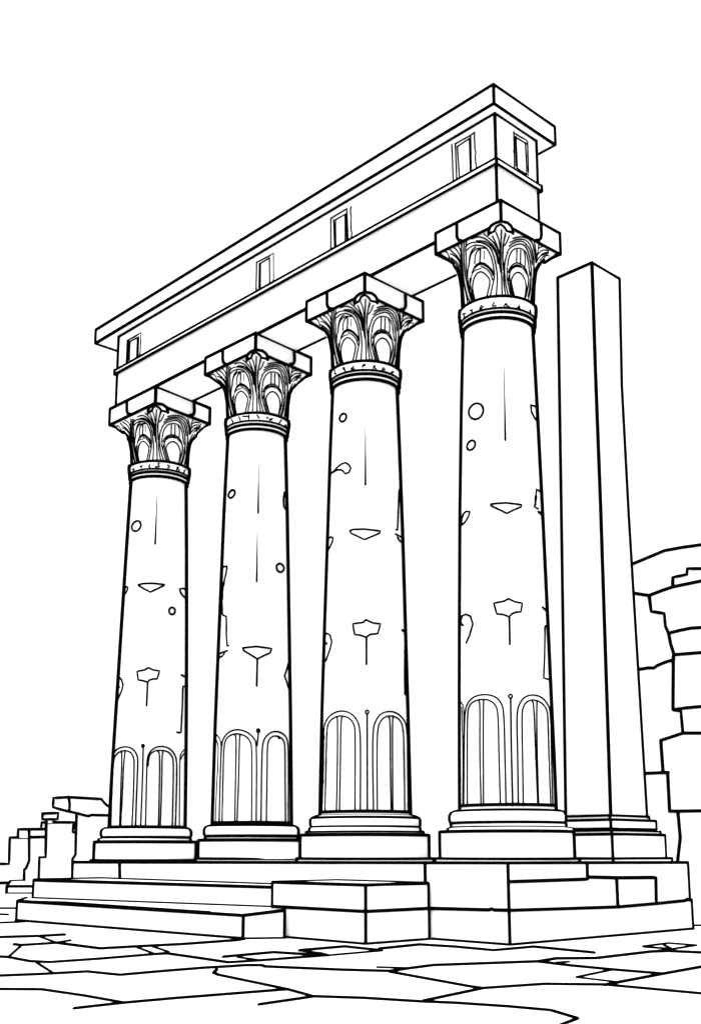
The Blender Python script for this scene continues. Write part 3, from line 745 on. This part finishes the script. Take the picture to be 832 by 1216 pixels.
# long direction from the front edge of the moulding, seen at both ends
Q0 = f1
zq = ZA
DIR = EX.copy()
Q = alongx(f1, DIR, 590.); Q = V((Q.x, Q.y, zq))
NRM = V((-DIR.y, DIR.x, 0)); NRM = NRM if NRM.dot(EY) > 0 else -NRM
TH = (alongx(V((Q.x, Q.y, ZA + 1.2)), NRM, 637.6) - Q).dot(NRM)
z_mb = vert(Q, 197).z; z_mt = vert(Q, 190).z; z_f = vert(Q, 134.2).z
FAR = alongx(V((Q.x, Q.y, z_mb)), DIR, 139.8)
LEN = (FAR - Q).dot(DIR)
Qc = onz(586, 122.9, z_f); cfr = (Q - Qc).dot(NRM); cex = (Q - Qc).dot(DIR)
z_ct = vert(Qc, 100.2).z
CF = alongx(V((Qc.x, Qc.y, z_ct)), DIR, 114.6); CLEN = (CF - Qc).dot(DIR)
CRt = alongx(V((Qc.x, Qc.y, z_ct)), NRM, 657.7); CW = (CRt - Qc).dot(NRM)
ent = thing('entablature', 'long stone entablature beam with cornice and small blind windows, lying across the four columns', 'entablature', Q)
def boxq(o, le, wi, z0, z1):
    p = [o, o + DIR * le, o + DIR * le + NRM * wi, o + NRM * wi]
    return [lift(q, z0) for q in p], [lift(q, z1) for q in p]
flat = lambda p: V((p.x, p.y, 0))
Qf = flat(Q)
ar = MB(); l_, h_ = boxq(Qf, LEN, TH, ZA + .004, z_mb); ar.hexa(l_, h_)
ar.line(l_, 3.5, closed=True)
for p, q in zip(l_, h_): ar.line([p, q], 2.9)
ar.build('architrave', ent)
mo = MB(); mo_o = .06
l_, h_ = boxq(Qf - DIR * mo_o - NRM * mo_o, LEN + 2 * mo_o, TH + 2 * mo_o, z_mb + .002, z_mt); mo.hexa(l_, h_)
mo.line(l_, 2.7, closed=True); mo.line(h_, 1.9, closed=True)
for p, q in zip(l_, h_): mo.line([p, q], 2.9)
mo.build('moulding', ent)
fz = MB(); l_, h_ = boxq(Qf, LEN, TH, z_mt + .002, z_f); fz.hexa(l_, h_)
fz.line(h_, 3.7, closed=True)
for p, q in zip(l_, h_): fz.line([p, q], 2.9)
hf = hit_of(fz)
w1 = T(520, 130, 5.943); w2 = T(290, 230, 5.943); w3 = T(100, 370, 5.943)
WIN = [
 (w1((530, 163), (627, 232), (634, 462), (537, 408)), [w1((530, 160), (535, 410)), w1((530, 167), (610, 213), (627, 232), (634, 462)), w1((545, 193), (555, 415), (625, 455)), w1((548, 200), (618, 243)), w1((612, 245), (622, 455)), w1((542, 193), (548, 400))]),
 (w1((98, 252), (255, 162), (267, 425), (108, 512)), [w1((98, 248), (108, 515)), w1((120, 245), (232, 182), (252, 166)), w1((255, 162), (268, 425)), w1((122, 247), (132, 490)), w1((137, 262), (225, 205)), w1((137, 265), (152, 485)), w1((230, 185), (235, 440)), w1((222, 205), (228, 445))]),
 (w2((612, 175), (750, 95), (758, 332), (612, 412)), [w2((612, 175), (612, 410)), w2((612, 175), (725, 108), (735, 345)), w2((750, 95), (758, 330)), w2((632, 185), (640, 400)), w2((645, 185), (712, 148), (714, 355)), w2((645, 188), (648, 395)), w2((720, 140), (727, 350))]),
 (w2((88, 487), (205, 422), (205, 650), (85, 715)), [w2((90, 485), (85, 712)), w2((90, 485), (183, 438), (205, 422), (205, 650)), w2((110, 495), (106, 700)), w2((117, 492), (180, 455), (182, 655), (115, 695)), w2((117, 492), (115, 695))]),
 (w3((308, 207), (402, 150), (393, 355), (297, 402)), [w3((308, 205), (298, 400)), w3((308, 205), (380, 165), (402, 150), (393, 355)), w3((316, 210), (308, 395)), w3((327, 212), (380, 185), (373, 365)), w3((327, 212), (320, 388)), w3((388, 180), (382, 360))]),
]
wins = []
for outl, strokes in WIN:
    pm = MB(); patch(pm, hf, outl, .015, grid=8)
    hp = hit_of(pm, fz)
    for p in strokes: stroke(pm, hp, p, .62, step=4)
    wins.append(pm)
fo = fz.build('frieze', ent)
for pm in wins: pm.build('blind_window', fo)
co = MB(); l_, h_ = boxq(flat(Qc), CLEN, CW, z_f + .002, z_ct); co.hexa(l_, h_)
co.line(l_, 3.2, closed=True); co.line(h_, 3.2, closed=True)
for p, q in zip(l_, h_): co.line([p, q], 2.9)
co.build('cornice', ent)

# ------------------------------------------------------------------ square pillar
K0 = A + EX * 1.0
pc = alongx(V((K0.x, K0.y, 1.41)), EY, 726.8)
zp = zA - .006
pil = thing('square_pillar', 'tall plain square pillar standing free at the right end of the platform, nothing on top', 'pillar', (pc.x, pc.y, zp))
def sqbox(mb, cxp, yb, yt, xl, xr, near, z0=None, w=2.5, low=False):
    n0 = alongx(V((near.x, near.y, 1.6)), (EX + EY).normalized(), cxp)
    za = vert(n0, yb).z if z0 is None else z0; zb = vert(n0, yt).z
    l = alongx(V((n0.x, n0.y, za)), EX, xl); r = alongx(V((n0.x, n0.y, za)), EY, xr)
    l.z = r.z = 0; n = V((n0.x, n0.y, 0)); p = [n, l, l + r - n, r]
    lo_ = [lift(q, za) for q in p]; hi_ = [lift(q, zb - .003) for q in p]
    mb.hexa(lo_, hi_)
    if w: mb.line(hi_, w, closed=True)
    if low: mb.line(lo_, w, closed=True)
    for a, b in zip(lo_, hi_): mb.line([a, b], 2.4)
    return zb
DG = (EX + EY) * .5
m = MB(); z = sqbox(m, 727, 1024, 1019.4, 643, 797, pc - DG * .12, zp, 2.0); m.build('base_slab', pil)
m = MB(); z = sqbox(m, 726.8, 1019.4, 990.3, 652, 790, pc, z); m.build('plinth', pil)
m = MB()
z = sqbox(m, 726.5, 990, 986.2, 655, 783.3, pc + DG * .1, z, .8)
z = sqbox(m, 726, 985.5, 984, 658, 777, pc + DG * .15, z, 0)
z = sqbox(m, 726, 983.5, 973, 657, 778.5, pc + DG * .12, z, 2.2, True)
z = sqbox(m, 725, 973, 968, 664, 770, pc + DG * .3, z, 2.0)
m.build('base_moulding', pil)
m = MB()
nb = alongx(V((pc.x, pc.y, 1.6)) + DG * .35, (EX + EY).normalized(), 724.6)
fac = V((0, 1, 0))
secs = []
for xn, yn, xl, xr in ((724.6, 968.5, 671.4, 767.2), (712.5, 600, 666.2, 745.3), (706.6, 445, 663.8, 737.2), (702.2, 312, 661.8, 734.5)):
    n = onp(xn, yn, nb, fac); l = alongx(n, EX, xl); r = alongx(n, EY, xr)
    secs.append([n, l, l + r - n, r])
for a, b in zip(secs, secs[1:]):
    m.add(a + b, [(k, (k + 1) % 4, 4 + (k + 1) % 4, 4 + k) for k in range(4)])
m.add(secs[-1], [(0, 1, 2, 3)]); m.add(secs[0], [(3, 2, 1, 0)])
for k in range(4): m.line([s[k] for s in secs], 3.1)
m.line(secs[-1], 3., closed=True)
m.build('shaft', pil)

# ------------------------------------------------------------------ ruins on the right
def face_thing(P, n, thick):
    back = V((n.x, n.y, 0)).normalized() * thick
    if back.y < 0: back = -back
    return lambda pts: [onp(x, y, P, n) for x, y in pts], back
gp = onz(822, 1100, 0)
nR = V((-.25, 1, 0)).normalized()
PR = V((gp.x, gp.y, 0)) + nR * 1.2
w3_ = T(740, 630, 6.08); w4_ = T(740, 820, 5.53)
PW = PR
onW, bk = face_thing(PW, nR, 1.4)
def ybase(P, n, x):      # row where the ground meets the face under column x
    q = onp(x, 1010 + 20, P, n); return x, None
def base_pts(P, n, xa, xb):
    a = onp(xa, 1060, P, n); b = onp(xb, 1060, P, n)
    return [V((b.x, b.y, 0)), V((a.x, a.y, 0))]
onR, bkR = face_thing(PR, nR, 1.6)
pier = thing('ruined_pier', 'weathered stack of large stone blocks in front of the broken wall at the right edge', 'ruined pier', PR)
XE = 905
def blk(left, topl, botl, lines, th=1.6, name='stone_block', fwd=0.0):
    mb = MB(); P = PR - nR * fwd
    f = lambda pts: [onp(x, y, P, nR) for x, y in pts]
    mb.slab(f(topl[::-1] + left + botl), nR * (th + fwd))
    h = plane_hit(P, nR)
    for p in lines: stroke(mb, h, p, 2.8, step=6)
    mb.build(name, pier)
k1 = w3_((180, 470), (195, 585), (290, 600), (297, 690), (320, 742))
t1_ = w3_((180, 470), (270, 435), (350, 408)) + [(832, 690), (XE, 679)]
blk(k1[1:-1], t1_, w3_((325, 742), (400, 722), (480, 706)) + [(832, 745.3), (XE, 741)], [k1, t1_])
cp = w3_((350, 408), (350, 340), (452, 318), (455, 276), (560, 276)) + [(XE, 675)]
blk([], cp, [(XE, 679), (832, 690)][::-1], [cp], name='capping_stone')
k2 = w3_((320, 742), (335, 820), (360, 898))
t2_ = w3_((320, 742), (400, 722), (480, 706)) + [(832, 745.3), (XE, 741)]
bt2 = w3_((360, 898)) + [(832, 775), (XE, 771)]
blk(k2[1:], t2_, bt2[1:], [k2, t2_])
k3 = w3_((355, 900), (352, 1216)) + w4_((320, 125))
t3_ = w3_((357, 898)) + [(832, 775), (XE, 771)]
bt3 = w4_((322, 127), (400, 115), (509, 105)) + [(XE, 833)]
blk(k3[1:], t3_, bt3[1:], [k3, t3_])
k4 = w4_((322, 127), (372, 135), (385, 275))
blk(k4[1:], bt3, w4_((385, 278), (509, 280)) + [(XE, 870)], [k4, bt3])
k5 = w4_((240, 328), (255, 535))
t5 = w4_((240, 328), (385, 280), (509, 280)) + [(XE, 870)]
blk(k5[1:], t5, w4_((255, 538), (509, 538)) + [(XE, 917)], [k5, t5])
k6 = w4_((285, 538), (298, 793))
blk(k6, w4_((285, 538), (509, 538)) + [(XE, 917)], w4_((509, 790)) + [(XE, 962)], [k6, w4_((255, 538), (285, 538)), w4_((298, 793), (509, 790)) + [(XE, 962)]])
k7 = w4_((352, 793), (368, 965), (350, 1125))
gb = base_pts(PR, nR, 900, 803)
mb = MB()
f = lambda pts: [onp(x, y, PR, nR) for x, y in pts]
mb.slab(f([(XE, 962)] + w4_((352, 795), (368, 965), (350, 1125))) + gb, nR * 1.6)
stroke(mb, plane_hit(PR, nR), k7, 2.7)
mb.build('stone_block', pier)

# the broken wall, built up against the left side of the stack
rw = MB()
outW = [(736, 675), (752, 669), (770, 661.5), (788, 654), (810, 650), (832, 647), (900, 636)]
inner = cp[::-1] + t1_[:3][::-1][1:] + k1[1:-1] + k2 + k3[1:-1] + k4[:] + k5 + w4_((285, 538), (298, 793)) + k7
inner = [(min(x, 900), y) for x, y in inner]
pw = onW(outW + inner); ga, gb2 = base_pts(PW, nR, 736, 803.2)
rw.slab(pw + [ga, gb2], bk)
hw_ = plane_hit(PW, nR)
for p in ([(738, 674.5)] + outW[1:], w3_((60, 450), (90, 457), (180, 470)), w3_((112, 1003), (170, 993), (215, 993), (240, 975), (300, 950), (360, 932)), w4_((130, 545), (290, 538))):
    stroke(rw, hw_, p, 2.7)
tag(rw.build('ruined_wall'), 'tall broken wall with a sloping top, left of the stack of weathered blocks', 'ruined wall')

# ------------------------------------------------------------------ ruins on the left, far off
u = T(0, 930, 5.547)
def ruin(name, label, cat, dist, outline, lines, thick=2.0, group=None, base=True, w=2.6):
    P = V((0, dist, 0)); n = V((.12, 1, 0)).normalized(); P = n * dist
    mb = MB()
    pts = [onp(x, y, P, n) for x, y in outline]
    if base:
        zmin = 0.0
        pts = [V((p.x, p.y, max(p.z, 0))) for p in pts]
        pts[0].z = 0; pts[-1].z = 0
    mb.slab(pts, n * thick)
    h = plane_hit(P, n)
    for p in lines: stroke(mb, h, p, w - .35, step=5)
    o_ = mb.build(name); tag(o_, label, cat, group)
    return o_
ruin('broken_wall', 'broken wall piece beside the leftmost column, under the long fallen slab', 'ruined wall', 46.,
     u((470, 790), (470, 580), (480, 500), (500, 470), (506, 205), (770, 205), (770, 790)),
     [u((478, 625), (480, 500), (500, 470), (506, 205))], 1.0)
ruin('fallen_slab', 'long chipped stone slab lying across the top of the broken wall at left', 'slab', 45.7,
     u((355, 98), (455, 92), (672, 105), (690, 130), (712, 150), (770, 152), (770, 213), (605, 210), (585, 217), (560, 212), (510, 198), (455, 187), (390, 170), (352, 158)),
     [u((770, 213), (605, 210), (585, 217), (560, 212), (510, 198), (455, 187), (390, 170), (352, 158), (355, 98), (455, 92), (672, 105), (690, 130), (712, 150)), u((455, 92), (462, 140), (458, 187))], .9, base=False)
ruin('stone_pier', 'squat broken pier left of the broken wall, with a notched left foot', 'ruined pier', 47.5,
     u((255, 790), (255, 487), (303, 487), (308, 260), (270, 285), (275, 258), (490, 256), (490, 790)),
     [u((258, 630), (262, 487), (303, 487), (308, 260)), u((275, 285), (278, 258), (488, 258), (483, 322), (500, 325))], .9)
ruin('loose_stone', 'small loose flat stone lying on top of the squat broken pier', 'stone', 47.3,
     u((283, 200), (388, 197), (383, 237), (340, 240), (340, 262), (318, 262), (318, 240), (283, 237)),
     [u((283, 200), (388, 196), (383, 237), (283, 239), (283, 200))], .6, base=False)
ruin('stone_block', 'tall block of the ruin with an oblong stone on top, left of the squat pier', 'stone block', 49.5,
     u((160, 790), (160, 570), (195, 500), (195, 358), (122, 358), (122, 304), (312, 302), (312, 790)),
     [u((122, 358), (122, 304), (303, 302)), u((195, 306), (195, 355)), u((195, 356), (303, 354)), u((195, 358), (195, 510), (175, 560), (162, 570), (162, 665))], .9)
ruin('low_wall', 'low broken wall stump at the far left edge', 'ruined wall', 50.5,
     u((-120, 790), (-120, 530), (62, 530), (68, 358), (200, 357), (200, 790)),
     [u((-110, 531), (62, 531), (68, 358), (195, 357)), u((-110, 658), (160, 655))], .9)
fs_ = MB()
pl = [onz(8, 1061.5, 0), onz(40, 1061.5, 0), onz(42, 1053, 0), onz(12, 1054.5, 0)]
lo_, hi_ = fs_.prism(pl, 0, .28)
gh = hit_of(fs_)
fs_.line([lo_[0], hi_[0]], 2.4); fs_.line([lo_[0], lo_[1]], 2.4); fs_.line([hi_[0], hi_[1]], 2.0); fs_.line([hi_[3], hi_[0]], 2.4); fs_.line([hi_[3], hi_[2]], 2.4)
tag(fs_.build('flat_stone'), 'flat stone slab lying on the ground left of the long steps', 'stone')

# ------------------------------------------------------------------ light: bright overcast day
w = bpy.data.worlds.new('World'); scene.world = w; w.use_nodes = True
nt = w.node_tree; bg = nt.nodes['Background']
sky = nt.nodes.new('ShaderNodeTexSky'); sky.sky_type = 'NISHITA'; sky.sun_disc = False
SUN_EL, SUN_AZ = 52, 190
sky.sun_elevation = radians(SUN_EL); sky.sun_rotation = radians(SUN_AZ)
sky.dust_density = 4.0; sky.air_density = 1.0
hs_ = nt.nodes.new('ShaderNodeHueSaturation'); hs_.inputs['Saturation'].default_value = .05
nt.links.new(sky.outputs['Color'], hs_.inputs['Color'])
# a closed, even cloud cover over the clear sky
cl = nt.nodes.new('ShaderNodeMix'); cl.data_type = 'RGBA'; cl.inputs[0].default_value = .88
cl.inputs[7].default_value = (5.4, 5.4, 5.4, 1)
nt.links.new(hs_.outputs['Color'], cl.inputs[6]); nt.links.new(cl.outputs[2], bg.inputs['Color'])
bg.inputs['Strength'].default_value = .12
sl = bpy.data.lights.new('sun', 'SUN'); sl.energy = 1.5; sl.angle = radians(60); sl.color = (1, .98, .96)
so = bpy.data.objects.new('sun', sl); COL.objects.link(so)
az, el = radians(SUN_AZ), radians(SUN_EL)
dv = V((sin(az) * cos(el), cos(az) * cos(el), sin(el)))
so.rotation_euler = dv.to_track_quat('Z', 'Y').to_euler(); so.location = (0, -10, 30)

# ------------------------------------------------------------------ camera
cd = bpy.data.cameras.new('camera'); cam = bpy.data.objects.new('camera', cd); COL.objects.link(cam)
cam.location = EYE; cam.rotation_euler = (pi / 2 + PITCH, 0, 0)
cd.sensor_fit = 'VERTICAL'; cd.sensor_height = 36; cd.sensor_width = 36
cd.lens = F / 1216 * 36
cd.shift_y = (CY - 608) / 1216; cd.clip_end = 3000; cd.clip_start = .1
scene.camera = cam
vs_ = scene.view_settings
vs_.view_transform = 'Standard'; vs_.look = 'None'; vs_.gamma = 1; vs_.use_curve_mapping = False
vs_.exposure = 1.3
